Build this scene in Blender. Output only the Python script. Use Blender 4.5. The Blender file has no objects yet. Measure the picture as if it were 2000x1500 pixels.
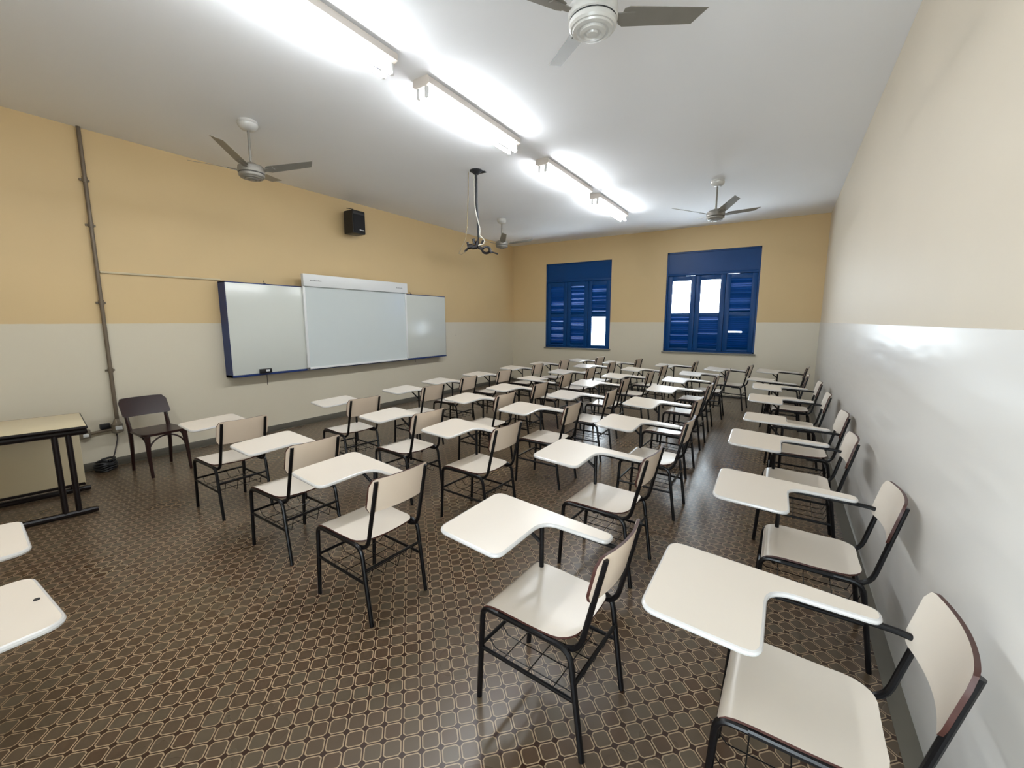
import bpy, bmesh, math, random
from mathutils import Vector, Matrix
random.seed(7)
PI = math.pi
S = bpy.context.scene
COL = S.collection

# ------------------------------------------------------------------ room size (metres)
XL, XR, YF, YB, ZC = -6.272, 0.565, 10.063, -0.95, 3.556
HP = 1.572            # height of the paint line

# ------------------------------------------------------------------ materials
def new_mat(name):
    m = bpy.data.materials.new(name); m.use_nodes = True
    nt = m.node_tree
    return m, nt, nt.nodes['Principled BSDF']

def srgb(r, g, b):
    f = lambda c: (c / 255 / 12.92) if c / 255 <= 0.04045 else ((c / 255 + 0.055) / 1.055) ** 2.4
    return (f(r), f(g), f(b), 1)

def N(nt, typ, **kw):
    n = nt.nodes.new(typ)
    for k, v in kw.items():
        setattr(n, k, v)
    return n

def math_n(nt, op, a, b=None, clamp=False):
    n = nt.nodes.new('ShaderNodeMath'); n.operation = op; n.use_clamp = clamp
    for i, v in enumerate((a, b)):
        if v is None: continue
        if isinstance(v, (int, float)): n.inputs[i].default_value = v
        else: nt.links.new(v, n.inputs[i])
    return n.outputs[0]

def mix_col(nt, fac, a, b):
    n = nt.nodes.new('ShaderNodeMix'); n.data_type = 'RGBA'
    for sock, v in ((n.inputs[0], fac), (n.inputs[6], a), (n.inputs[7], b)):
        if isinstance(v, (int, float, tuple)): sock.default_value = v
        else: nt.links.new(v, sock)
    return n.outputs[2]

def plain(name, col, rough=0.5, metal=0.0, var=0.06, scale=6.0, spec=0.5, bump=0.0, bscale=200.0):
    """painted or moulded surface: base colour with a little procedural wear"""
    m, nt, b = new_mat(name)
    tc = N(nt, 'ShaderNodeTexCoord')
    nz = N(nt, 'ShaderNodeTexNoise'); nz.inputs['Scale'].default_value = scale; nz.inputs['Detail'].default_value = 4
    nt.links.new(tc.outputs['Object'], nz.inputs['Vector'])
    dark = tuple(c * (1 - var) for c in col[:3]) + (1,)
    lite = tuple(min(1, c * (1 + var)) for c in col[:3]) + (1,)
    c = mix_col(nt, nz.outputs['Fac'], dark, lite)
    nt.links.new(c, b.inputs['Base Color'])
    b.inputs['Roughness'].default_value = rough
    b.inputs['Metallic'].default_value = metal
    b.inputs['Specular IOR Level'].default_value = spec
    if bump:
        n2 = N(nt, 'ShaderNodeTexNoise'); n2.inputs['Scale'].default_value = bscale
        nt.links.new(tc.outputs['Object'], n2.inputs['Vector'])
        bp = N(nt, 'ShaderNodeBump'); bp.inputs['Strength'].default_value = bump; bp.inputs['Distance'].default_value = 0.004
        nt.links.new(n2.outputs['Fac'], bp.inputs['Height']); nt.links.new(bp.outputs['Normal'], b.inputs['Normal'])
    return m

def two_tone(name, upper, lower, ru=0.6, rl=0.4):
    """wall painted in two colours, the change at the height of the paint line"""
    m, nt, b = new_mat(name)
    g = N(nt, 'ShaderNodeNewGeometry')
    sx = N(nt, 'ShaderNodeSeparateXYZ'); nt.links.new(g.outputs['Position'], sx.inputs[0])
    nz = N(nt, 'ShaderNodeTexNoise'); nz.inputs['Scale'].default_value = 9; nz.inputs['Detail'].default_value = 3
    nt.links.new(g.outputs['Position'], nz.inputs['Vector'])
    z = math_n(nt, 'ADD', sx.outputs['Z'], math_n(nt, 'MULTIPLY', math_n(nt, 'SUBTRACT', nz.outputs['Fac'], 0.5), 0.008))
    fac = math_n(nt, 'GREATER_THAN', z, HP)
    n2 = N(nt, 'ShaderNodeTexNoise'); n2.inputs['Scale'].default_value = 1.1; n2.inputs['Detail'].default_value = 6
    nt.links.new(g.outputs['Position'], n2.inputs['Vector'])
    def shade(c):
        return mix_col(nt, n2.outputs['Fac'], tuple(x * 0.95 for x in c[:3]) + (1,), tuple(min(1, x * 1.05) for x in c[:3]) + (1,))
    # a few scuffs and plugged screw holes in the lower paint
    vo = N(nt, 'ShaderNodeTexVoronoi'); vo.inputs['Scale'].default_value = 1.7
    nt.links.new(g.outputs['Position'], vo.inputs['Vector'])
    spot = math_n(nt, 'LESS_THAN', vo.outputs['Distance'], 0.025)
    low = mix_col(nt, math_n(nt, 'MULTIPLY', spot, 0.35), shade(lower), tuple(x * 0.5 for x in lower[:3]) + (1,))
    c = mix_col(nt, fac, low, shade(upper))
    nt.links.new(c, b.inputs['Base Color'])
    r = math_n(nt, 'ADD', math_n(nt, 'MULTIPLY', fac, ru - rl), rl)
    nt.links.new(r, b.inputs['Roughness'])
    n3 = N(nt, 'ShaderNodeTexNoise'); n3.inputs['Scale'].default_value = 4; n3.inputs['Detail'].default_value = 5
    nt.links.new(g.outputs['Position'], n3.inputs['Vector'])
    bp = N(nt, 'ShaderNodeBump'); bp.inputs['Strength'].default_value = 0.25; bp.inputs['Distance'].default_value = 0.01
    nt.links.new(n3.outputs['Fac'], bp.inputs['Height']); nt.links.new(bp.outputs['Normal'], b.inputs['Normal'])
    return m

def wavy(name, col, rough, strength, stretch=(1, 0.35, 2.2), var=0.04):
    """hand plastered wall: long shallow undulations"""
    m, nt, b = new_mat(name)
    g = N(nt, 'ShaderNodeNewGeometry')
    mp = N(nt, 'ShaderNodeMapping'); mp.inputs['Scale'].default_value = stretch
    nt.links.new(g.outputs['Position'], mp.inputs['Vector'])
    nz = N(nt, 'ShaderNodeTexNoise'); nz.inputs['Scale'].default_value = 2.0; nz.inputs['Detail'].default_value = 2
    nt.links.new(mp.outputs['Vector'], nz.inputs['Vector'])
    bp = N(nt, 'ShaderNodeBump'); bp.inputs['Strength'].default_value = strength; bp.inputs['Distance'].default_value = 0.02
    nt.links.new(nz.outputs['Fac'], bp.inputs['Height']); nt.links.new(bp.outputs['Normal'], b.inputs['Normal'])
    n2 = N(nt, 'ShaderNodeTexNoise'); n2.inputs['Scale'].default_value = 0.9; n2.inputs['Detail'].default_value = 5
    nt.links.new(g.outputs['Position'], n2.inputs['Vector'])
    c = mix_col(nt, n2.outputs['Fac'], tuple(x * (1 - var) for x in col[:3]) + (1,), tuple(min(1, x * (1 + var)) for x in col[:3]) + (1,))
    nt.links.new(c, b.inputs['Base Color']); b.inputs['Roughness'].default_value = rough
    return m

def floor_material():
    """cement tiles: octagons outlined in beige, set at 45 degrees to the walls"""
    m, nt, b = new_mat('octagon_tile')
    g = N(nt, 'ShaderNodeNewGeometry')
    sx = N(nt, 'ShaderNodeSeparateXYZ'); nt.links.new(g.outputs['Position'], sx.inputs[0])
    P = 0.1013
    wob = N(nt, 'ShaderNodeTexNoise'); wob.inputs['Scale'].default_value = 14; nt.links.new(g.outputs['Position'], wob.inputs['Vector'])
    w = math_n(nt, 'MULTIPLY', math_n(nt, 'SUBTRACT', wob.outputs['Fac'], 0.5), 0.012)
    u = math_n(nt, 'ADD', math_n(nt, 'DIVIDE', math_n(nt, 'ADD', sx.outputs['X'], sx.outputs['Y']), P), 0.24)
    v = math_n(nt, 'ADD', math_n(nt, 'DIVIDE', math_n(nt, 'SUBTRACT', sx.outputs['X'], sx.outputs['Y']), P), 0.18)
    px = math_n(nt, 'ABSOLUTE', math_n(nt, 'SUBTRACT', math_n(nt, 'FRACT', u), 0.5))
    py = math_n(nt, 'ABSOLUTE', math_n(nt, 'SUBTRACT', math_n(nt, 'FRACT', v), 0.5))
    dg = math_n(nt, 'SUBTRACT', math_n(nt, 'MULTIPLY', math_n(nt, 'ADD', px, py), 0.7071), 0.085)
    d = math_n(nt, 'ADD', math_n(nt, 'MAXIMUM', math_n(nt, 'MAXIMUM', px, py), dg), w)
    outside = math_n(nt, 'GREATER_THAN', d, 0.466)
    inner = math_n(nt, 'LESS_THAN', d, 0.402)
    # colour of one octagon
    cx = N(nt, 'ShaderNodeCombineXYZ')
    nt.links.new(math_n(nt, 'FLOOR', u), cx.inputs[0]); nt.links.new(math_n(nt, 'FLOOR', v), cx.inputs[1])
    wn = N(nt, 'ShaderNodeTexWhiteNoise'); nt.links.new(cx.outputs[0], wn.inputs['Vector'])
    big = N(nt, 'ShaderNodeTexNoise'); big.inputs['Scale'].default_value = 0.8; big.inputs['Detail'].default_value = 3
    nt.links.new(g.outputs['Position'], big.inputs['Vector'])
    f = math_n(nt, 'ADD', math_n(nt, 'MULTIPLY', wn.outputs['Value'], 0.7), math_n(nt, 'MULTIPLY', big.outputs['Fac'], 0.35), True)
    body = mix_col(nt, f, FLOOR_A, FLOOR_B)
    body = mix_col(nt, 0.12, body, FLOOR_D)
    line = mix_col(nt, math_n(nt, 'MULTIPLY', wn.outputs['Value'], 0.2), FLOOR_L, FLOOR_A)
    c = mix_col(nt, inner, line, body)
    c = mix_col(nt, outside, c, FLOOR_D)
    nt.links.new(c, b.inputs['Base Color'])
    b.inputs['Specular IOR Level'].default_value = 0.4
    rn = N(nt, 'ShaderNodeTexNoise'); rn.inputs['Scale'].default_value = 1.5; rn.inputs['Detail'].default_value = 4
    nt.links.new(g.outputs['Position'], rn.inputs['Vector'])
    nt.links.new(math_n(nt, 'ADD', math_n(nt, 'MULTIPLY', rn.outputs['Fac'], 0.06), 0.25), b.inputs['Roughness'])
    return m

def emit(name, col, strength):
    m = bpy.data.materials.new(name); m.use_nodes = True
    nt = m.node_tree; nt.nodes.clear()
    e = nt.nodes.new('ShaderNodeEmission'); e.inputs[0].default_value = col; e.inputs[1].default_value = strength
    o = nt.nodes.new('ShaderNodeOutputMaterial'); nt.links.new(e.outputs[0], o.inputs[0])
    m.cycles.emission_sampling = 'FRONT'
    return m

FLOOR_A = srgb(76, 56, 40); FLOOR_B = srgb(86, 77, 62); FLOOR_D = srgb(48, 30, 20); FLOOR_L = srgb(152, 132, 106)
TUBE = 28.5
M = dict(
    floor=floor_material(),
    border=plain('cement_border', srgb(92, 88, 78), 0.45, var=0.1),
    wall=two_tone('ochre_and_cream_paint', srgb(210, 184, 138), srgb(212, 204, 184), 0.55, 0.35),
    wall_r=wavy('pale_beige_paint', srgb(214, 204, 186), 0.55, 0.15),
    dado=wavy('gloss_cream_paint', srgb(212, 210, 206), 0.3, 0.5, (1, 0.5, 3.0)),
    ceil=wavy('white_ceiling_paint', srgb(243, 245, 249), 0.8, 0.12, (1, 1, 1), 0.02),
    lam=plain('cream_laminate', srgb(212, 203, 191), 0.28, var=0.02),
    band=plain('pale_grey_edge_band', srgb(194, 192, 190), 0.2, var=0.03),
    lamb=plain('tan_laminate', srgb(220, 202, 182), 0.35, var=0.02),
    ply=plain('red_brown_plywood', srgb(64, 33, 26), 0.45, var=0.25, scale=40),
    black=plain('black_enamel', srgb(9, 8, 10), 0.32, var=0.2, spec=0.3),
    wood=plain('dark_wood', srgb(38, 18, 16), 0.32, var=0.3, scale=18, spec=0.4),
    brown=plain('dark_brown_enamel', srgb(18, 10, 10), 0.38, var=0.15, spec=0.3),
    desk=plain('cream_desk_laminate', srgb(206, 194, 164), 0.4, var=0.03),
    blue=plain('blue_gloss_paint', srgb(2, 62, 120), 0.36, var=0.12, scale=3, spec=0.28, bump=0.1, bscale=25),
    navy=plain('navy_enamel', srgb(22, 48, 104), 0.4, var=0.1),
    board=plain('white_board_enamel', srgb(206, 210, 204), 0.2, var=0.03, scale=1.5),
    ibrd=plain('interactive_board_surface', srgb(204, 212, 212), 0.13, var=0.01),
    white=plain('white_plastic', srgb(222, 224, 224), 0.35, var=0.02),
    mark=plain('grey_print', srgb(120, 120, 120), 0.5),
    charcoal=plain('black_plastic', srgb(14, 14, 17), 0.45, var=0.2),
    cloth=plain('speaker_grille', srgb(18, 18, 22), 0.8, var=0.3, scale=200),
    steel=plain('grey_conduit', srgb(112, 100, 84), 0.45, 0.3, var=0.2, scale=12),
    box=plain('grey_cast_box', srgb(136, 126, 110), 0.4, 0.4, var=0.15),
    alu=plain('grey_fan_paint', srgb(134, 130, 122), 0.4, 0.25, var=0.12, scale=10),
    alu2=plain('pale_and_lit_fan_paint', srgb(208, 207, 203), 0.32, 0.15, var=0.1, scale=14),  # pale canopies; on the nearest fan's shell the paler colour stands for light
    iron=plain('dark_iron', srgb(40, 42, 46), 0.5, 0.3, var=0.2),
    cordw=plain('white_cord', srgb(214, 210, 200), 0.5),
    cordg=plain('beige_cord', srgb(140, 124, 96), 0.5),
    cordb=plain('brown_cord', srgb(40, 28, 24), 0.5),
    sheet=plain('white_sheet_metal', srgb(214, 206, 198), 0.4, var=0.03),
    sill=plain('grey_cement', srgb(130, 128, 120), 0.7, var=0.12),
    tube=emit('lit_fluorescent_tube', (0.93, 0.97, 1.0, 1), TUBE),
)

# ------------------------------------------------------------------ mesh builder
class MB:
    def __init__(self):
        self.v, self.f, self.s, self.m = [], [], [], []
    def add(self, verts, faces, smooth=False, mat=0):
        o = len(self.v)
        self.v += [tuple(p) for p in verts]
        self.f += [tuple(i + o for i in f) for f in faces]
        self.s += [smooth] * len(faces); self.m += [mat] * len(faces)
    def box(self, lo, hi, bev=0.0, mat=0, seg=2):
        bm = bmesh.new(); bmesh.ops.create_cube(bm, size=1)
        for v in bm.verts:
            v.co = Vector([lo[i] + (v.co[i] + 0.5) * (hi[i] - lo[i]) for i in range(3)])
        if bev:
            bmesh.ops.bevel(bm, geom=list(bm.edges), offset=bev, segments=seg, affect='EDGES', profile=0.5)
        bm.verts.index_update()
        self.add([v.co[:] for v in bm.verts], [[v.index for v in f.verts] for f in bm.faces], False, mat)
        bm.free(); return self
    def tube(self, pts, r, n=10, closed=False, mat=0, sq=1.0):
        """round bar along a path; r may be a list"""
        P = [Vector(p) for p in pts]; k = len(P)
        R = r if isinstance(r, (list, tuple)) else [r] * k
        def tan(i):
            if closed: return (P[(i + 1) % k] - P[i - 1]).normalized()
            a = P[max(i - 1, 0)]; b = P[min(i + 1, k - 1)]
            return (b - a).normalized()
        t = tan(0); up = Vector((0, 0, 1)) if abs(t.z) < 0.9 else Vector((0, 1, 0))
        nrm = (up - t * up.dot(t)).normalized()
        V = []
        for i in range(k):
            t = tan(i); nrm = (nrm - t * nrm.dot(t)).normalized(); bi = t.cross(nrm)
            for j in range(n):
                a = 2 * PI * j / n
                V.append(P[i] + nrm * (math.cos(a) * R[i]) + bi * (math.sin(a) * R[i] * sq))
        F = []
        for i in range(k if closed else k - 1):
            for j in range(n):
                a, b = i * n + j, i * n + (j + 1) % n
                c, d = ((i + 1) % k) * n + (j + 1) % n, ((i + 1) % k) * n + j
                F.append((a, b, c, d))
        self.add(V, F, True, mat)
        if not closed:
            self.add(V[:n], [tuple(range(n))[::-1]], False, mat)
            self.add(V[-n:], [tuple(range(n))], False, mat)
        return self
    def lathe(self, prof, c=(0, 0, 0), n=28, mat=0):
        V, F = [], []
        for (r, z) in prof:
            for j in range(n):
                a = 2 * PI * j / n
                V.append((c[0] + r * math.cos(a), c[1] + r * math.sin(a), c[2] + z))
        for i in range(len(prof) - 1):
            for j in range(n):
                F.append((i * n + j, i * n + (j + 1) % n, (i + 1) * n + (j + 1) % n, (i + 1) * n + j))
        self.add(V, F, True, mat)
        self.add(V[:n], [tuple(range(n))[::-1]], False, mat); self.add(V[-n:], [tuple(range(n))], False, mat)
        return self
    def slab(self, outline, zt, zb, mat=0, mats=None):
        """closed outline of (x, y) points; zt and zb are functions of (x, y)"""
        n = len(outline)
        V = [(x, y, zb(x, y)) for x, y in outline] + [(x, y, zt(x, y)) for x, y in outline]
        mt = mats or mat
        self.add(V, [tuple(range(n))[::-1]], False, mt); self.add(V, [tuple(range(n, 2 * n))], False, mat)
        self.add(V, [(i, (i + 1) % n, n + (i + 1) % n, n + i) for i in range(n)], False, mt)
        return self
    def mesh(self, name, *mats):
        me = bpy.data.meshes.new(name)
        me.from_pydata(self.v, [], self.f)
        for p, s, k in zip(me.polygons, self.s, self.m):
            p.use_smooth = s; p.material_index = k
        for m in mats: me.materials.append(m)
        bm = bmesh.new(); bm.from_mesh(me)
        bmesh.ops.remove_doubles(bm, verts=bm.verts, dist=1e-6)
        bmesh.ops.recalc_face_normals(bm, faces=bm.faces); bm.to_mesh(me); bm.free()
        me.set_sharp_from_angle(angle=math.radians(32))
        return me
    def build(self, name, mats, parent=None):
        mats = mats if isinstance(mats, (list, tuple)) else [mats]
        return link(name, self.mesh(name, *mats), parent)

def link(name, me, parent=None):
    o = bpy.data.objects.new(name, me); COL.objects.link(o)
    if parent is not None: o.parent = parent
    return o

def tag(o, label=None, cat=None, group=None, kind=None):
    for k, v in (('label', label), ('category', cat), ('group', group), ('kind', kind)):
        if v: o[k] = v
    return o

def empty(name, loc=(0, 0, 0), rz=0.0, **kw):
    o = bpy.data.objects.new(name, None); COL.objects.link(o)
    o.empty_display_size = 0.1; o.location = loc; o.rotation_euler = (0, 0, rz)
    return tag(o, **kw)

KIDS = {}
def copy_tree(o, parent=None):
    c = o.copy(); COL.objects.link(c)
    c.parent = parent
    for ch in list(o.children):
        copy_tree(ch, c)
    return c

def fillet(pts, rad, n=5):
    """round the corners of a polyline"""
    P = [Vector(p) for p in pts]; out = [P[0]]
    rads = rad if isinstance(rad, (list, tuple)) else [rad] * (len(P) - 2)
    for i in range(1, len(P) - 1):
        a, b = (P[i - 1] - P[i]), (P[i + 1] - P[i])
        d = min(rads[i - 1], a.length * 0.49, b.length * 0.49)
        p0, p1 = P[i] + a.normalized() * d, P[i] + b.normalized() * d
        for k in range(n + 1):
            t = k / n
            out.append(p0 * (1 - t) ** 2 + P[i] * 2 * t * (1 - t) + p1 * t * t)
    out.append(P[-1]); return out

def round_poly(pts, n=5):
    """closed 2D outline, each point (x, y, radius)"""
    out = []; k = len(pts)
    for i in range(k):
        p = Vector(pts[i][:2]); a = Vector(pts[i - 1][:2]) - p; b = Vector(pts[(i + 1) % k][:2]) - p
        d = min(pts[i][2], a.length * 0.49, b.length * 0.49)
        if d <= 0: out.append((p.x, p.y)); continue
        p0, p1 = p + a.normalized() * d, p + b.normalized() * d
        for j in range(n + 1):
            t = j / n
            q = p0 * (1 - t) ** 2 + p * 2 * t * (1 - t) + p1 * t * t
            out.append((q.x, q.y))
    return out

# ------------------------------------------------------------------ room shell
def struct(name, mb, mats, **kw):
    return tag(mb.build(name, mats), kind='structure', **kw)

struct('floor', MB().box((XL - .25, YB - .25, -.12), (XR + .25, YF + .3, 0)), M['floor'])
struct('ceiling', MB().box((XL - .25, YB - .25, ZC), (XR + .25, YF + .3, ZC + .15)), M['ceil'])
struct('wall_left', MB().box((XL - .2, YB, 0), (XL, YF, ZC)), M['wall'])
struct('wall_right', MB().box((XR, YB, 0), (XR + .2, YF, ZC)), M['wall_r'])
# unseen doorway behind the camera, added to throw daylight on the near chairs
DX0, DX1, DZ = -0.4, 0.35, 2.3
struct('wall_back', MB().box((XL - .2, YB - .2, 0), (DX0, YB, ZC)).box((DX1, YB - .2, 0), (XR + .2, YB, ZC)).box((DX0, YB - .2, DZ), (DX1, YB, ZC)), M['wall_r'])
W1 = (-5.277, -3.545, 0.93, 3.025)
W2 = (-2.29, -0.493, 0.93, 3.066)
wf = MB(); D = 0.26
xs = [XL - .2, W1[0], W1[1], W2[0], W2[1], XR + .2]
for i in range(5):
    if i in (1, 3):
        w = W1 if i == 1 else W2
        wf.box((w[0], YF, 0), (w[1], YF + D, w[2])); wf.box((w[0], YF, w[3]), (w[1], YF + D, ZC))
    else:
        wf.box((xs[i], YF, 0), (xs[i + 1], YF + D, ZC))
struct('wall_far', wf, M['wall'])
# thick gloss paint coat on the lower right wall and the cement borders along the walls
struct('trim_1', MB().box((XR - .006, YB, 0.0), (XR + .01, YF, HP + .003), .003), M['dado'])
struct('baseboard_left', MB().box((XL - .01, YB, -.01), (XL + .012, YF, .075), .003), M['border'])
struct('baseboard_far', MB().box((XL, YF - .012, -.01), (XR, YF + .01, .03), .003), M['border'])
struct('trim_2', MB().box((XL, YB, -.01), (XL + .07, YF, .002)), M['border'])
struct('trim_3', MB().box((XR - .075, YB, -.01), (XR, YF, .002)), M['border'])
struct('trim_4', MB().box((XL, YF - .08, -.01), (XR, YF, .0022)), M['border'])

# ------------------------------------------------------------------ shutter windows
def louvre_panel(x0, x1, z0, z1, y, open_at=()):
    """tilted slats between the stiles; returns a mesh builder"""
    b = MB(); n = max(3, int(round((z1 - z0) / 0.043)))
    p = (z1 - z0) / n
    for i in range(n):
        z = z0 + p * (i + .5)
        tilt = 1.0 + random.uniform(-.08, .08)
        xa = x0
        if i in open_at: xa = x0 + .68 * (x1 - x0)      # broken slat, only its right end left
        if random.random() < 0.25: tilt = random.uniform(.69, .85)
        h, t = 0.035, 0.0035
        c, s = math.cos(tilt), math.sin(tilt)
        # slat leans: top edge towards the room
        V = []
        for (a, e) in ((-h, -t), (h, -t), (h, t), (-h, t)):
            yy = y + .0 - a * c + e * s
            zz = z + a * s + e * c
            V.append((yy, zz))
        vs = [(xa, yy, zz) for yy, zz in V] + [(x1, yy, zz) for yy, zz in V]
        b.add(vs, [(0, 1, 2, 3), (7, 6, 5, 4), (0, 4, 5, 1), (1, 5, 6, 2), (2, 6, 7, 3), (3, 7, 4, 0)])
    return b

def shutter_window(name, w, opens, gaps, slits, lab):
    x0, x1, z0, z1 = w
    root = tag(empty(name, (0, 0, 0)), label=lab, kind='structure')
    y = YF + 0.045
    fr = MB(); t = 0.03
    fr.box((x0, y - .02, z0), (x0 + t, y + .09, z1)); fr.box((x1 - t, y - .02, z0), (x1, y + .09, z1))
    fr.box((x0, y - .02, z1 - t), (x1, y + .09, z1)); fr.box((x0, y - .02, z0), (x1, y + .09, z0 + .025))
    zt = 2.585
    fr.box((x0 + t, y - .022, zt - .02), (x1 - t, y + .06, zt + .035), .004)
    fr.build('window_frame', M['blue'], root)
    tp = MB(); tp.box((x0 + t, y, zt + .03), (x1 - t, y + .03, z1 - t))
    tp.build('transom_panel', M['blue'], root)
    MB().box((x0 - .03, YF - .035, z0 - .035), (x1 + .03, YF + .2, z0), .006).build('window_sill', M['sill'], root)
    lw = (x1 - x0 - 2 * t) / 3
    st = MB()                                          # rebate strips behind the joints of the leaves
    for k in range(4):
        xx = x0 + t + k * lw; st.box((xx - .03, y + .03, z0 + .02), (xx + .03, y + .05, zt))
    st.box((x0 + t, y + .03, z0 + .02), (x1 - t, y + .05, z0 + .06))
    gx = [x0 + t] + [q for g in slits for q in g] + [x1 - t]
    for a, b in zip(gx[::2], gx[1::2]): st.box((a, y + .03, zt - .06), (b, y + .05, zt + .02))
    st.build('rebate_strip', M['blue'], root)
    for k in range(3):
        a = x0 + t + k * lw + .004; b = a + lw - .008
        leaf = MB(); sw = 0.095; yy = (y - .012, y + .028)
        zb, zm, zz = z0 + .03, 1.735, zt - .025
        leaf.box((a, yy[0], zb), (a + sw, yy[1], zz), .004); leaf.box((b - sw, yy[0], zb), (b, yy[1], zz), .004)
        leaf.box((a + sw, yy[0], zb), (b - sw, yy[1], zb + .05), .004)
        leaf.box((a + sw, yy[0], zm - .04), (b - sw, yy[1], zm + .035), .004)
        leaf.box((a + sw, yy[0], zz - .1), (b - sw, yy[1], zz), .004)
        lo = leaf.build('shutter_leaf', M['blue'], root)
        for part, (q0, q1) in (('lower', (zb + .05, zm - .04)), ('upper', (zm + .035, zz - .1))):
            if (k, part) in opens: 
                # flap swung outwards: hangs on its hinge outside the wall
                fl = MB(); fl.box((b - sw, y + .04, q0), (b - sw + .03, y + .04 + .36, q1), .003)
                fl.build('open_flap', M['blue'], lo)
                continue
            louvre_panel(a + sw - .004, b - sw + .004, q0, q1, y + .008, gaps.get((k, part), ())).build('louvre_panel', M['blue'], lo)
    return root

shutter_window('window_1', W1, {(2, 'lower')}, {}, (),
               'left blue louvred shutter window, one small lower flap open and bright')
shutter_window('window_2', W2, {(0, 'upper'), (1, 'upper')}, {(2, 'lower'): (8,)}, ((-1.9, -1.71), (-1.08, -.86)),
               'right blue louvred shutter window with two bright open upper flaps')

# ------------------------------------------------------------------ tablet-arm chairs
def chair_parts():
    """list of (name, mesh builder, materials, sub-parts); local +X is forwards, +Y the sitter's left"""
    T = []
    r = 0.0118
    for s in (-1, 1):                                  # legs and seat rails: one bent tube per side
        y = s * .193
        fl = fillet([(.238, y, 0), (.212, y, .432), (.13, y, .432)], .055)
        rl = fillet([(-.248, y, 0), (-.19, y, .425), (-.08, y, .428)], .075)
        T.append(('leg', MB().tube(fl, r), [M['black']], []))
        T.append(('leg', MB().tube(rl, r), [M['black']], []))
        T.append(('seat_rail', MB().tube([(.13, y, .432), (-.08, y, .428)], r), [M['black']], []))
        yp = s * .166
        bp_ = fillet([(-.04, s * .178, .414), (-.215, s * .172, .408), (-.306, yp, .802)], .07)
        T.append(('back_post', MB().tube(bp_, .0112), [M['black']], []))
        T.append(('stretcher', MB().tube([(.222, y, .243), (-.222, y, .228)], .0085), [M['black']], []))
    T.append(('stretcher', MB().tube([(.221, -.193, .258), (.221, .193, .258)], .0085), [M['black']], []))
    T.append(('stretcher', MB().tube([(-.212, -.193, .3), (-.212, .193, .3)], .0085), [M['black']], []))
    wb = MB()
    for i in range(4):
        yy = -.14 + .28 * i / 3
        wb.tube([(.221, yy, .25), (.19, yy, .215), (-.18, yy, .205), (-.212, yy, .298)], .0024, 5)
    for i in range(3):
        xx = .13 - .12 * i
        wb.tube([(xx, -.193, .236), (xx, -.17, .212), (xx, .17, .212), (xx, .193, .236)], .0024, 5)
    T.append(('book_basket', wb, [M['black']], []))
    # seat: bent plywood with a rolled front and rounded rear corners
    prof = [(.214, .402), (.213, .420), (.206, .436), (.190, .4475), (.165, .4535), (.12, .4555), (.06, .453), (0, .4495), (-.06, .4475),
            (-.11, .4475), (-.14, .448), (-.165, .449), (-.18, .4497), (-.188, .45), (-.192, .45)]
    def hw(u):
        R = .085
        w = .196 - .008 * max(0, .1 - u) / .3
        q = -.192 + R
        if u < q: w = w - R + math.sqrt(max(0, R * R - (q - u) ** 2)) + .0
        return w
    st = MB(); m = 8; V1, V2 = [], []
    for i, (u, z) in enumerate(prof):
        a = prof[max(i - 1, 0)]; b = prof[min(i + 1, len(prof) - 1)]
        tx, tz = b[0] - a[0], b[1] - a[1]; L = math.hypot(tx, tz); nx, nz = tz / L, -tx / L
        if nz < 0 and i > 3: nx, nz = -nx, -nz
        for j in range(m + 1):
            f = -1 + 2 * j / m; w = hw(u)
            dish = -.006 * (1 - f * f) * (1 if i > 4 else 0.3)
            V1.append((u, f * w, z + dish)); V2.append((u - abs(nx) * .009, f * w, z + dish - abs(nz) * .009))
    k = m + 1; n = len(prof)
    top = [(i * k + j, i * k + j + 1, (i + 1) * k + j + 1, (i + 1) * k + j) for i in range(n - 1) for j in range(m)]
    st.add(V1, top, True, 0); st.add(V2, [f[::-1] for f in top], True, 1)
    ring = [j for j in range(k)] + [i * k + m for i in range(1, n)] + [(n - 1) * k + j for j in range(m - 1, -1, -1)] + [i * k for i in range(n - 2, 0, -1)]
    VV = V1 + V2; o = len(V1)
    st.add(VV, [(ring[i], ring[(i + 1) % len(ring)], o + ring[(i + 1) % len(ring)], o + ring[i]) for i in range(len(ring))], False, 1)
    T.append(('seat', st, [M['lam'], M['ply']], []))
    # backrest: curved plate in front of the posts
    out = round_poly([(-.197, .62, .035), (.197, .62, .035), (.197, .815, .03), (-.197, .815, .03)], 6)
    nb = 24; bk = MB()
    # grid in y with matching outline heights
    ys = sorted(set([round(-.197 + .394 * i / nb, 5) for i in range(nb + 1)]))
    def zr(y):
        d = abs(y) - (.197 - .035)
        q = .035 - math.sqrt(max(0, .035 ** 2 - d * d)) if d > 0 else 0
        return .628 + q, .816 - q
    def bx(y, z): return -.306 + (.802 - z) * .232 + .0125 - .03 * (1 - (y / .197) ** 2) + .012 * (z < 0)
    A, B = [], []; rows = 5
    for y in ys:
        z0, z1 = zr(y)
        for j in range(rows):
            z = z0 + (z1 - z0) * j / (rows - 1)
            A.append((bx(y, z) + .0115, y, z)); B.append((bx(y, z), y, z))
    q = [(i * rows + j, i * rows + j + 1, (i + 1) * rows + j + 1, (i + 1) * rows + j) for i in range(nb) for j in range(rows - 1)]
    bk.add(A, q, True, 0); bk.add(B, [f[::-1] for f in q], True, 2)
    ring = [j for j in range(rows)] + [i * rows + rows - 1 for i in range(1, nb + 1)] + [nb * rows + j for j in range(rows - 2, -1, -1)] + [i * rows for i in range(nb - 1, 0, -1)]
    AB = A + B; o = len(A)
    bk.add(AB, [(ring[i], ring[(i + 1) % len(ring)], o + ring[(i + 1) % len(ring)], o + ring[i]) for i in range(len(ring))], False, 1)
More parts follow.
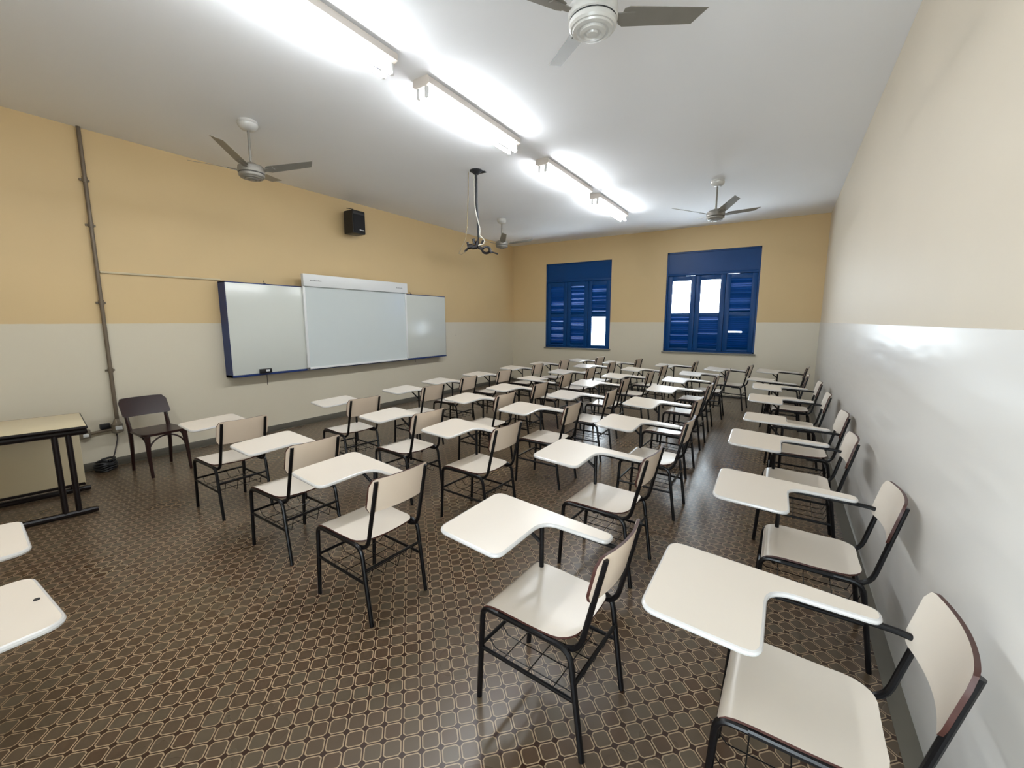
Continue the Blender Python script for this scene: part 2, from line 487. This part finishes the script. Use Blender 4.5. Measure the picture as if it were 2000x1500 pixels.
    T.append(('backrest', bk, [M['lam'], M['ply'], M['lamb']], []))
    # writing tablet (r to the right is -y)
    ol = [(.455, -.214, .06), (.464, .244, .06), (.10, .228, .05), (-.188, .212, .05), (-.188, .135, .05), (.118, .125, .085), (.112, -.226, .055)]
    ol = round_poly([(u, -rr, q) for u, rr, q in ol], 7)
    zt = lambda x, y: .6935 + (x + .18) * .046 + (-y) * .03 - .003
    # inset outline for the laminate
    cx = MB(); ins = []
    kk = len(ol)
    for i in range(kk):
        a, b, p = Vector(ol[i - 1]), Vector(ol[(i + 1) % kk]), Vector(ol[i])
        t = (b - a).normalized(); nn = Vector((-t.y, t.x))
        ins.append(p + nn * .0)
    area = sum(ol[i][0] * ol[(i + 1) % kk][1] - ol[(i + 1) % kk][0] * ol[i][1] for i in range(kk))
    sg = 1 if area > 0 else -1
    ins = []
    for i in range(kk):
        a, b, p = Vector(ol[i - 1]), Vector(ol[(i + 1) % kk]), Vector(ol[i])
        t = (b - a).normalized(); nn = Vector((-t.y, t.x)) * sg
        ins.append(tuple(p + nn * .008))
    cx.slab(ins, lambda x, y: zt(x, y), lambda x, y: zt(x, y) - .018, 0, None)
    eb = MB().tube([(x, y, zt(x, y) - .0092) for x, y in ins], .0092, 8, True)
    T.append(('writing_tablet', cx, [M['lam']], [('edge_band', eb, [M['band']])]))
    # tablet support: upright beside the front leg, brace and arm tube
    ta = MB()
    top = zt(.15, -.175) - .024
    ta.tube([(.152, -.168, .236), (.152, -.168, top)], .0112)
    ta.tube([(.152, -.168, .57), (.27, -.12, zt(.27, -.12) - .024)], .009)
    T.append(('tablet_post', ta, [M['black']], []))
    ar = MB().tube(fillet([(-.272, -.166, .655), (-.225, -.172, .662), (.155, -.17, zt(.15, -.17) - .031)], .03), .0105)
    ar.tube([(.15, -.168, zt(.15, -.168) - .03), (.34, -.1, zt(.34, -.1) - .03)], .009)
    T.append(('arm_tube', ar, [M['black']], []))
    return T

def mirror(mb):
    o = MB(); o.v = [(x, -y, z) for x, y, z in mb.v]; o.f = [f[::-1] for f in mb.f]; o.s = list(mb.s); o.m = list(mb.m)
    return o

def make_chair(left=False):
    root = empty('tablet_arm_chair')
    for name, mb, mats, subs in chair_parts():
        p = (mirror(mb) if left else mb).build(name, mats, root)
        for sn, sb, sm in subs:
            (mirror(sb) if left else sb).build(sn, sm, p)
    return root

# row (from the camera), column (from the right wall), left-handed, x, y, turn
CHAIRS = [
 (1,0,0,.134,1.471,-.021),(1,1,0,-.745,1.5,-.061),(1,2,0,-1.967,1.569,-.053),(1,3,0,-2.889,1.672,-.017),(1,4,0,-3.969,1.755,-.028),
 (2,0,0,.201,2.561,0),(2,1,0,-.912,2.625,-.042),(2,2,0,-2.036,2.731,-.034),(2,3,0,-2.895,2.789,-.051),(2,4,0,-3.93,2.957,-.1),
 (3,0,0,.161,3.678,.002),(3,1,0,-.887,3.686,-.017),(3,2,0,-1.954,3.764,.001),(3,3,0,-2.824,3.925,-.021),(3,4,0,-3.922,3.976,-.033),
 (4,0,1,.199,4.583,.031),(4,1,0,-.981,4.734,-.036),(4,2,0,-1.922,4.763,.023),(4,3,0,-2.878,4.832,-.021),(4,4,0,-4.059,4.855,.024),
 (5,0,0,.162,5.724,-.003),(5,1,0,-1.029,5.86,-.002),(5,2,0,-2.09,5.83,.025),(5,3,1,-3.007,5.881,.017),(5,4,0,-4.066,5.819,-.051),
 (6,0,0,.145,6.784,.017),(6,1,0,-1.074,6.878,.002),(6,2,0,-2.021,6.867,0),(6,3,0,-3.031,6.924,-.003),(6,4,0,-4.111,7.015,.005),
 (7,0,1,.044,7.6,-.067),(7,1,0,-1.016,7.841,.045),(7,2,0,-2.061,7.985,-.051),(7,3,0,-3.056,8.069,-.006),(7,4,0,-4.036,8.019,-.068),
 (8,0,0,.09,8.949,-.1),(8,1,0,-.753,8.813,-.116),(8,2,0,-1.713,9.064,-.015),(8,3,0,-2.821,9.051,-.051),(8,4,0,-3.693,9.153,-.145)]
ROW = {1: 'row nearest the camera', 2: 'second row from the camera', 3: 'third row from the camera', 4: 'fourth row from the camera',
       5: 'fifth row from the camera', 6: 'third row from the windows', 7: 'second row from the windows', 8: 'last row below the windows'}
CPOS = {0: 'against the right wall', 1: 'left of the aisle', 2: 'in the middle column', 3: 'second from the whiteboard wall', 4: 'nearest the whiteboard wall'}
GRP = 'tablet-arm chairs in rows'
protos = {}
for row, col, lh, x, y, th in CHAIRS:
    if lh not in protos:
        protos[lh] = make_chair(bool(lh)); c = protos[lh]
    else:
        c = copy_tree(protos[lh])
    c.location = (x, y, 0); c.rotation_euler = (0, 0, PI + th)
    tag(c, ('left-handed ' if lh else '') + 'cream tablet-arm chair ' + CPOS[col] + ', ' + ROW[row], 'chair', GRP)
for x, y, th, lab in ((-1.985, -.165, -.03, 'cream tablet-arm chair at the left picture edge, dark spot on its tablet'),
                      (-2.7, -.095, -.12, 'cream tablet-arm chair cut off at the left edge, closer to the desk')):
    c = copy_tree(protos[0]); c.location = (x, y, 0); c.rotation_euler = (0, 0, PI / 2 + th)
    tag(c, lab, 'chair', GRP)
    if 'spot' in lab:
        MB().lathe([(.008, 0), (.008, .0022)], (.43, -.015, .7195)).build('screw_head', M['iron'], c)

# ------------------------------------------------------------------ ceiling fans
def make_fan(shell='alu'):
    root = empty('ceiling_fan')
    MB().lathe([(.088, 0), (.09, -.014), (.085, -.022), (.093, -.03), (.088, -.05), (.062, -.078), (.036, -.086), (.02, -.088)]).build('canopy', M['alu2'], root)
    MB().tube([(0, 0, -.08), (0, 0, -.40)], .0125, 12).build('down_rod', M['alu'], root)
    mo = MB().lathe([(.03, -.385), (.06, -.40), (.1, -.415), (.118, -.43), (.122, -.45), (.122, -.485), (.112, -.492)])
    mo.build('motor_housing', M[shell], root)
    cp = MB().lathe([(.112, -.492), (.118, -.5), (.116, -.518), (.108, -.528), (.1, -.528), (.096, -.536), (.08, -.54), (.074, -.534), (.066, -.534), (.062, -.546), (.045, -.55), (.04, -.543), (.03, -.543), (.026, -.552), (.008, -.553)])
    cp.build('bottom_cap', M[shell], root)
    MB().lathe([(.1, -.486), (.1155, -.486), (.1155, -.4935), (.1, -.4935)]).build('dark_ring', M['iron'], root)  # dark ring between motor housing and bottom cap
    for k in range(4):
        rot = Matrix.Rotation(k * PI / 2, 4, 'Z')
        b = MB(); pitch = .22
        def P(x, w, dz):
            z = -.452 + (x - .12) * .15 - w * math.sin(pitch) + dz
            return tuple(rot @ Vector((x, w * math.cos(pitch), z)))
        o = [(.15, -.045), (.175, -.055), (.612, -.047), (.572, .047), (.18, .057), (.15, .04)]
        t = .0015
        n = len(o)
        V = [P(x, w, -t) for x, w in o] + [P(x, w, t) for x, w in o]
        b.add(V, [tuple(range(n))[::-1], tuple(range(n, 2 * n))] + [(i, (i + 1) % n, n + (i + 1) % n, n + i) for i in range(n)])
        bl = b.build('blade', M['alu'], root)
        br = MB()
        V = [P(x, w, dz) for dz in (-.007, -.0016) for x, w in ((.1, -.022), (.215, -.03), (.23, 0), (.215, .03), (.1, .022))]
        br.add(V, [(4, 3, 2, 1, 0), (5, 6, 7, 8, 9)] + [(i, (i + 1) % 5, 5 + (i + 1) % 5, 5 + i) for i in range(5)])
        br.build('blade_bracket', M['alu'], bl)
    return root
fan0 = make_fan()
for i, (x, y, ph, lab) in enumerate(((-4.665, 2.508, 37.2, 'grey four-bladed ceiling fan above the whiteboard, left of the lights'),
                     (-.92, 2.22, 45, 'pale grey ceiling fan nearest the camera, cut by the top edge'),
                     (-.954, 6.968, 32.1, 'grey ceiling fan in front of the right window'),
                     (-4.816, 7.309, 37.5, 'grey ceiling fan by the far left corner behind the hanging pole'))):
    f = fan0 if i == 0 else make_fan('alu2') if i == 1 else copy_tree(fan0)  # nearest fan gets a paler shell, strong light put into its colour
    f.location = (x, y, ZC); f.rotation_euler = (0, 0, math.radians(ph))
    tag(f, lab, 'fan', 'ceiling fans')

# ------------------------------------------------------------------ fluorescent lights
def make_light(L):
    root = empty('ceiling_light')
    b = MB(); e = L / 2 + .03
    P = [(-.07, 0), (.07, 0), (.088, -.012), (.088, -.06), (.05, -.078), (-.05, -.078), (-.088, -.06), (-.088, -.012)]
    V = [(x, -e, z) for x, z in P] + [(x, e, z) for x, z in P]
    b.add(V, [tuple(range(8)), tuple(range(15, 7, -1))] + [(i, (i + 1) % 8, 8 + (i + 1) % 8, 8 + i) for i in range(8)])
    b.build('housing', M['sheet'], root)
    for s in (-1, 1):
        for e in (-1, 1):
            MB().box((s * .042 - .014, e * (L / 2 + .008) - .012, -.155), (s * .042 + .014, e * (L / 2 + .008) + .012, -.07), .004).build('lamp_holder', M['white'], root)
        tb = MB().tube([(s * .042, -L / 2 + .002, -.134), (s * .042, L / 2 - .002, -.134)], .0175, 12)
        for k, fc in enumerate(tb.f):                  # top of the tube left unlit to cut the glow on the ceiling
            if len(fc) == 4 and sum(tb.v[i][2] for i in fc) / 4 > -.134 + .0175 * .45: tb.m[k] = 1
        tb.build('fluorescent_tube', [M['tube'], M['white']], root)
    return root
for i, (y0, y1, lab) in enumerate(((1.10, 2.49, 'white twin-tube ceiling light nearest the camera, cut by the top edge'),
                   (2.87, 4.24, 'white twin-tube ceiling light, second of the line from the camera'),
                   (4.95, 6.32, 'white twin-tube ceiling light, third from the camera, above the hanging pole'),
                   (6.68, 8.05, 'white twin-tube ceiling light of the line farthest from the camera'),
                   (-.66, .71, 'white twin-tube ceiling light added unseen at the near end of the line'))):  # last fixture is an unseen addition that brightens the near ceiling
    if i == 0: l0 = l = make_light(1.37)
    else: l = copy_tree(l0)
    l.location = (-2.655, (y0 + y1) / 2, ZC); tag(l, lab, 'ceiling light', 'ceiling lights in a line')

# ------------------------------------------------------------------ boards on the left wall
wb = empty('whiteboard', (XL, 4.948, .855), label='long whiteboard in a navy blue frame on the ochre wall', cat='whiteboard')
Y0, Y1, ZT = -2.130, 2.128, 1.250; DB = .172
fr = MB()
fr.box((0, Y0, 0), (DB, Y0 + .02, ZT)); fr.box((0, Y1 - .02, 0), (DB, Y1, ZT))
fr.box((0, Y0, 0), (DB, Y1, .03)); fr.box((0, Y0, ZT - .014), (DB, Y1, ZT))
fr.box((.0, Y0 + .02, .03), (DB - .02, Y1 - .02, ZT - .014))
fr.build('board_frame', M['navy'], wb)
MB().box((DB - .02, Y0 + .006, .03), (DB + .008, Y1 - .012, ZT - .014), .002).build('board_surface', M['board'], wb)
MB().box((DB - .01, Y0, .0), (DB + .012, Y1, .028), .003).build('pen_ledge', M['navy'], wb)
for yy in (-1.54, 1.29):
    MB().tube([(.03, yy - .03, ZT), (.03, yy, ZT + .02), (.03, yy + .03, ZT)], .006, 6).tube([(.03, yy, ZT + .015), (.002, yy, ZT + .055)], .003, 6).build('hook', M['iron'], wb)

ib = empty('interactive_board', (XL + .1855, 4.897, .872), label='white interactive board with a header bar mounted on the whiteboard', cat='interactive board')
hy = 1.035; hz = 1.418
f2 = MB()
f2.box((0, -hy, 0), (.034, -hy + .035, hz - .15), .004); f2.box((0, hy - .035, 0), (.034, hy, hz - .15), .004)
f2.box((0, -hy, 0), (.034, hy, .03), .004)
f2.build('board_frame', M['white'], ib)
MB().box((.002, -hy + .03, .025), (.02, hy - .03, hz - .16)).build('board_surface', M['ibrd'], ib)
hd = MB().box((0, -hy - .004, hz - .18), (.062, hy + .004, hz), .008).build('header_bar', M['white'], ib)
for y0, n, st, h in ((-.93, 9, .021, .094), (.76, 8, .019, .096)):   # small illegible grey print
    lt = MB()
    lt.box((.0618, y0, hz - h - .0012), (.0624, y0 + n * st, hz - h + .0012))
    for i in range(n):
        lt.box((.0618, y0 + i * st, hz - h - .006), (.0626, y0 + i * st + st * .68, hz - h + .006 + .003 * (i % 3 == 0)))
    lt.build('printed_mark', M['mark'], hd)

er = empty('eraser_holder', (XL + .1845, 3.232, .8835), label='black eraser holder with a white eraser on the whiteboard ledge', cat='eraser')
MB().box((0, -.078, 0), (.045, .078, .06), .004).build('holder_tray', M['charcoal'], er)
MB().box((.006, -.005, .022), (.0475, .045, .05), .003).build('eraser', M['white'], er)
tag(MB().tube([(XL + .004, 3.352, .855), (XL + .006, 3.352, .76), (XL + .004, 3.35, .69)], .0035, 6).build('dangling_cord', M['cordb']),
    'short dark cord hanging under the whiteboard below the eraser', 'cord')
tag(MB().tube([(XL + .004, 6.33, .855), (XL + .006, 6.33, .775)], .003, 6).build('dangling_cord', M['cordb']),
    'short dark cord hanging under the right end of the whiteboard', 'cord')

# ------------------------------------------------------------------ loudspeaker
sp = empty('loudspeaker', (XL + .075, 4.865, 3.0), label='small black loudspeaker mounted high on the ochre wall', cat='loudspeaker')
sp.rotation_euler = (0, 0, -.04)
cab = MB().box((0, -.12, 0), (.235, .12, .36), .012)
cab.build('cabinet', M['charcoal'], sp)
MB().box((.233, -.108, .014), (.243, .108, .285), .006).build('grille', M['cloth'], sp)
MB().box((.233, -.108, .295), (.24, .108, .348), .004).build('tweeter_panel', M['charcoal'], sp)
lg = MB()
for i, (a, b) in enumerate(((0, .02), (.024, .036), (.04, .054), (.058, .068), (.072, .086))):
    lg.box((.2432, a, .052), (.2438, b, .066 + (.004 if i == 0 else 0)))
lg.build('logo', M['white'], sp)
MB().tube([(.1, 0, .35), (.1, 0, .40), (-.072, 0, .44)], .006, 6).box((-.075, -.04, .05), (.002, .04, .3), .004).build('wall_bracket', M['iron'], sp)

# ------------------------------------------------------------------ projector mount hanging from the ceiling
pm = empty('projector_mount', (-3.593, 4.846, ZC), label='dark hanging projector pole without projector, cables dangling from it', cat='projector mount')
MB().lathe([(.085, 0), (.085, -.012), (.05, -.03), (.03, -.05)], n=20).box((-.02, .04, -.02), (.1, .09, -.008), .003).build('ceiling_plate', M['iron'], pm)
MB().tube([(0, 0, -.03), (0, 0, -.4), (.008, .012, -.62), (.012, .02, -.845)], .0155, 12).build('pole', M['iron'], pm)
bk = MB()
bk.tube([(.012, .02, -.84), (.004, .012, -.9)], .011, 8).tube([(.004, .012, -.895), (-.012, .0, -.985)], .026, 6)
bk.tube([(.0, .0, -.965), (-.06, -.03, -.975)], .03, 6).tube([(-.05, -.026, -.955), (-.115, -.06, -.97)], .034, 6)
bk.tube([(-.1, -.05, -.97), (-.115, -.06, -.905)], .016, 6).tube([(-.1, -.05, -.975), (-.155, -.075, -1.03)], .014, 6)
bk.tube([(-.03, -.015, -.93), (-.045, -.02, -.865)], .02, 6).tube([(.045, .03, -.93), (.075, .045, -.885)], .014, 6)
bk.tube([(.02, .012, -.975), (.065, .04, -1.0)], .022, 6).tube([(.17, .1, -1.035), (.245, .14, -1.065)], .009, 6)
bk.tube([(.105 + .045 * math.cos(q), .065 + .03 * math.cos(q), -1.01 + .042 * math.sin(q)) for q in [i * PI / 6 for i in range(12)]], .017, 6, True)
bk.tube([(.14, .085, -1.0), (.165, .1, -1.05)], .018, 6)
bk.build('bracket_arm', M['brown'], pm)
MB().tube([(-.028, -.012, -.05), (-.026, -.012, -.42), (.02, -.03, -.58), (.045, .01, -.74), (.04, .01, -.82), (.085, .05, -.88), (.075, .05, -.93), (.02, .0, -.95)], .0065, 8).build('white_cable', M['cordw'], pm)
MB().tube([(-.085, -.06, -.02), (-.085, -.07, -.3), (-.1, -.08, -.7), (-.125, -.09, -.88), (-.185, -.12, -1.0), (-.21, -.13, -1.06), (-.185, -.11, -1.065), (-.13, -.06, -1.02)], .006, 8).build('loop_cable', M['cordg'], pm)

# ------------------------------------------------------------------ conduits and outlets on the left wall
cd = empty('conduit_pipe', (XL + .03, 1.64, .42), label='grey vertical conduit pipe running down the ochre wall to the outlet', cat='pipe')
MB().tube([(0, .008, .06), (0, .012, ZC - .42)], .0185, 12).build('pipe', M['steel'], cd)
for z in (.62, 1.35, 2.15, 2.6):
    MB().tube([(0, .01, z), (0, .01, z + .05)], .0235, 12).box((-.028, -.03, z + .012), (-.012, .05, z + .034)).build('pipe_clamp', M['steel'], cd)
MB().lathe([(.02, .1), (.034, .06), (.05, .04), (.052, -.045), (.03, -.06)], (.004, 0, 0), 16).build('junction_box', M['box'], cd)
MB().box((.04, -.028, -.02), (.062, .03, .022), .004).build('outlet_cover', M['white'], cd)
MB().tube([(0, -.03, -.01), (0, -.24, -.022)], .0165, 10).build('side_pipe', M['steel'], cd)
b2 = MB().box((-.03, -.31, -.062), (.034, -.225, .03), .008).build('outlet_box', M['box'], cd)
MB().box((.032, -.29, -.045), (.042, -.245, -.012), .003).build('outlet_cover', M['white'], b2)
tag(MB().box((XL, 1.5, .425), (XL + .05, 1.585, .482), .008).build('wall_socket', M['charcoal']), 'black plug socket on the wall left of the conduit box', 'socket')
tag(MB().tube([(XL + .012, 1.675, 2.118), (XL + .012, 2.85, 2.128)], .0125, 8).build('cable_duct', M['desk']),
    'thin cream cable duct from the conduit to the top of the whiteboard', 'cable duct')

cc = empty('cable_coil', (XL + .17, 1.468, 0), .25, label='coil of black cable on the floor under the conduit', cat='cable')
for k, (rr, zz) in enumerate(((.082, .016), (.09, .034), (.085, .052), (.092, .07), (.084, .088))):
    MB().tube([(rr * math.cos(a) * .8, rr * math.sin(a), zz + .008 * math.sin(3 * a + k)) for a in [i * PI / 12 for i in range(24)]], .0135, 8, True).build('cable_loop', M['charcoal'], cc)
MB().tube(fillet([(-.02, .075, .08), (-.07, .14, .16), (-.105, .2, .3), (-.13, .21, .36)], .06), .007, 8).build('cable_lead', M['cordb'], cc)
MB().tube([(.06 * math.cos(a), .085 * math.sin(a), .11 + .012 * math.sin(a)) for a in [i * PI / 10 for i in range(11)]], .011, 8).build('cable_loop', M['charcoal'], cc)

# ------------------------------------------------------------------ dark wooden chair by the left wall
wc = empty('wooden_chair', (-5.625, 1.807, 0), .03, label='dark brown bentwood chair against the left wall beside the conduit', cat='chair')
for s in (-1, 1):
    y = s * .172
    MB().tube([(-.235, y, 0), (-.205, y, .25), (-.2, y, .44), (-.25, y * 1.02, .6), (-.34, y * 1.04, .75)], [.014, .018, .021, .017, .015], 10, sq=1.25).build('leg', M['wood'], wc)
    MB().tube([(.235, y, 0), (.205, y, .22), (.182, y * .95, .425)], [.014, .018, .027], 10).build('leg', M['wood'], wc)
    arc = [(.2 - .19 * (1 - math.cos(a)) * 1.0, y * .98, .25 + .165 * math.sin(a)) for a in [i * PI / 16 for i in range(9)]]
    MB().tube(arc, .0085, 8).build('bentwood_brace', M['wood'], wc)
arc = [(.19, -.165 + .165 * (1 - math.cos(a)), .25 + .165 * math.sin(a)) for a in [i * PI / 16 for i in range(17)]]
MB().tube(arc, .0085, 8).build('bentwood_brace', M['wood'], wc)
so = round_poly([(.215, -.205, .09), (.215, .205, .09), (-.215, .185, .06), (-.215, -.185, .06)], 7)
sb = MB().slab(so, lambda x, y: .452 - .01 * (1 - (x / .22) ** 2) * (1 - (y / .2) ** 2), lambda x, y: .428)
sb.build('seat', M['wood'], wc)
bk = MB(); A, B = [], []; ys = [-.212 + .424 * i / 16 for i in range(17)]
for y in ys:
    d = max(0, abs(y) - .172); q = .04 - math.sqrt(max(0, .0016 - d * d))
    for j in range(5):
        z = .585 + q * .3 + (.19 - q * 1.3) * j / 4
        x = -.222 - (z - .585) * .58 - .035 * (1 - (y / .2) ** 2)
        A.append((x + .016, y, z)); B.append((x, y, z))
qd = [(i * 5 + j, i * 5 + j + 1, (i + 1) * 5 + j + 1, (i + 1) * 5 + j) for i in range(16) for j in range(4)]
bk.add(A, qd, True); bk.add(B, [f[::-1] for f in qd], True)
ring = list(range(5)) + [i * 5 + 4 for i in range(1, 17)] + [80 + j for j in range(3, -1, -1)] + [i * 5 for i in range(15, 0, -1)]
bk.add(A + B, [(ring[i], ring[(i + 1) % len(ring)], 85 + ring[(i + 1) % len(ring)], 85 + ring[i]) for i in range(len(ring))])
bk.build('backrest', M['wood'], wc)

# ------------------------------------------------------------------ teacher's desk at the left edge
td = empty('teacher_desk', (-5.216, .792, 0), math.radians(-10), label='cream desk on dark double-tube legs at the left picture edge', cat='desk')
dt = MB().box((-.38, -.355, .73), (.375, .347, .75), .003).build('desktop', M['desk'], td)
MB().tube([(-.38, -.355, .739), (.375, -.355, .739), (.375, .347, .739), (-.38, .347, .739)], .0115, 8, True).build('edge_band', M['brown'], dt)
for s in (-1, 1):
    x = .335 if s > 0 else -.37
    lg = MB()
    lg.tube([(x, -.34, .702), (x, .33, .702), (x, .35, .704)], [.027, .027, .02], 10, sq=.8)
    lg.build('top_rail', M['brown'], td)
    for yy in (.158, .236):
        MB().tube([(x, yy, .03), (x, yy, .7)], .0195, 10).build('leg', M['brown'], td)
    MB().tube([(x, -.35, .026), (x, .33, .026), (x, .352, .024)], [.025, .025, .018], 10).build('foot', M['brown'], td)
MB().box((-.345, -.35, .09), (-.325, .322, .7), .003).build('modesty_panel', M['desk'], td)
MB().box((-.35, -.345, .07), (-.325, .318, .1), .003).build('panel_rail', M['brown'], td)

# ------------------------------------------------------------------ light from outside, camera, look
w = bpy.data.worlds.new('World'); S.world = w; w.use_nodes = True
bg = w.node_tree.nodes['Background']
bg.inputs[0].default_value = (0.80, 0.92, 1.0, 1); bg.inputs[1].default_value = 7.0

# portals tell the sampler where daylight enters: the added doorway and the open shutter flaps; they give off no light of their own
def portal(x0, x1, z0, z1, y, face):
    l = bpy.data.lights.new('daylight_portal', 'AREA'); l.shape = 'RECTANGLE'; l.size = x1 - x0; l.size_y = z1 - z0
    l.cycles.is_portal = True
    o = bpy.data.objects.new('daylight_portal', l); COL.objects.link(o)
    o.location = ((x0 + x1) / 2, y, (z0 + z1) / 2); o.rotation_euler = (face * PI / 2, 0, 0)
portal(DX0, DX1, 0, DZ, YB - .1, 1)
for x0, x1, z0, z1 in ((-2.17, -1.76, 1.77, 2.47), (-1.6, -1.18, 1.77, 2.47), (-4.04, -3.65, .99, 1.7)):
    portal(x0, x1, z0, z1, YF + .075, -1)

cam = bpy.data.cameras.new('camera'); co = bpy.data.objects.new('camera', cam); COL.objects.link(co)
f = 842.4
cam.sensor_fit = 'HORIZONTAL'; cam.sensor_width = 36; cam.lens = f / 2000 * 36; cam.clip_start = .02
yaw, pitch = -.5599, .1452
fw = Vector((math.sin(yaw) * math.cos(pitch), math.cos(yaw) * math.cos(pitch), -math.sin(pitch)))
rt = Vector((math.cos(yaw), -math.sin(yaw), 0)); up = rt.cross(fw)
co.matrix_world = Matrix(((rt.x, up.x, -fw.x, 0), (rt.y, up.y, -fw.y, 0), (rt.z, up.z, -fw.z, 1.6), (0, 0, 0, 1)))
S.camera = co

S.view_settings.view_transform = 'Standard'; S.view_settings.look = 'None'
S.view_settings.exposure = 1.56; S.view_settings.gamma = 1.0; S.view_settings.use_curve_mapping = False
S.cycles.use_denoising = True; S.cycles.use_light_tree = True; S.cycles.adaptive_threshold = 0.005
S.cycles.max_bounces = 10; S.cycles.diffuse_bounces = 6; S.cycles.glossy_bounces = 4
S.cycles.sample_clamp_indirect = 4.0
S.cycles.caustics_reflective = False; S.cycles.caustics_refractive = False; S.cycles.blur_glossy = 1.0
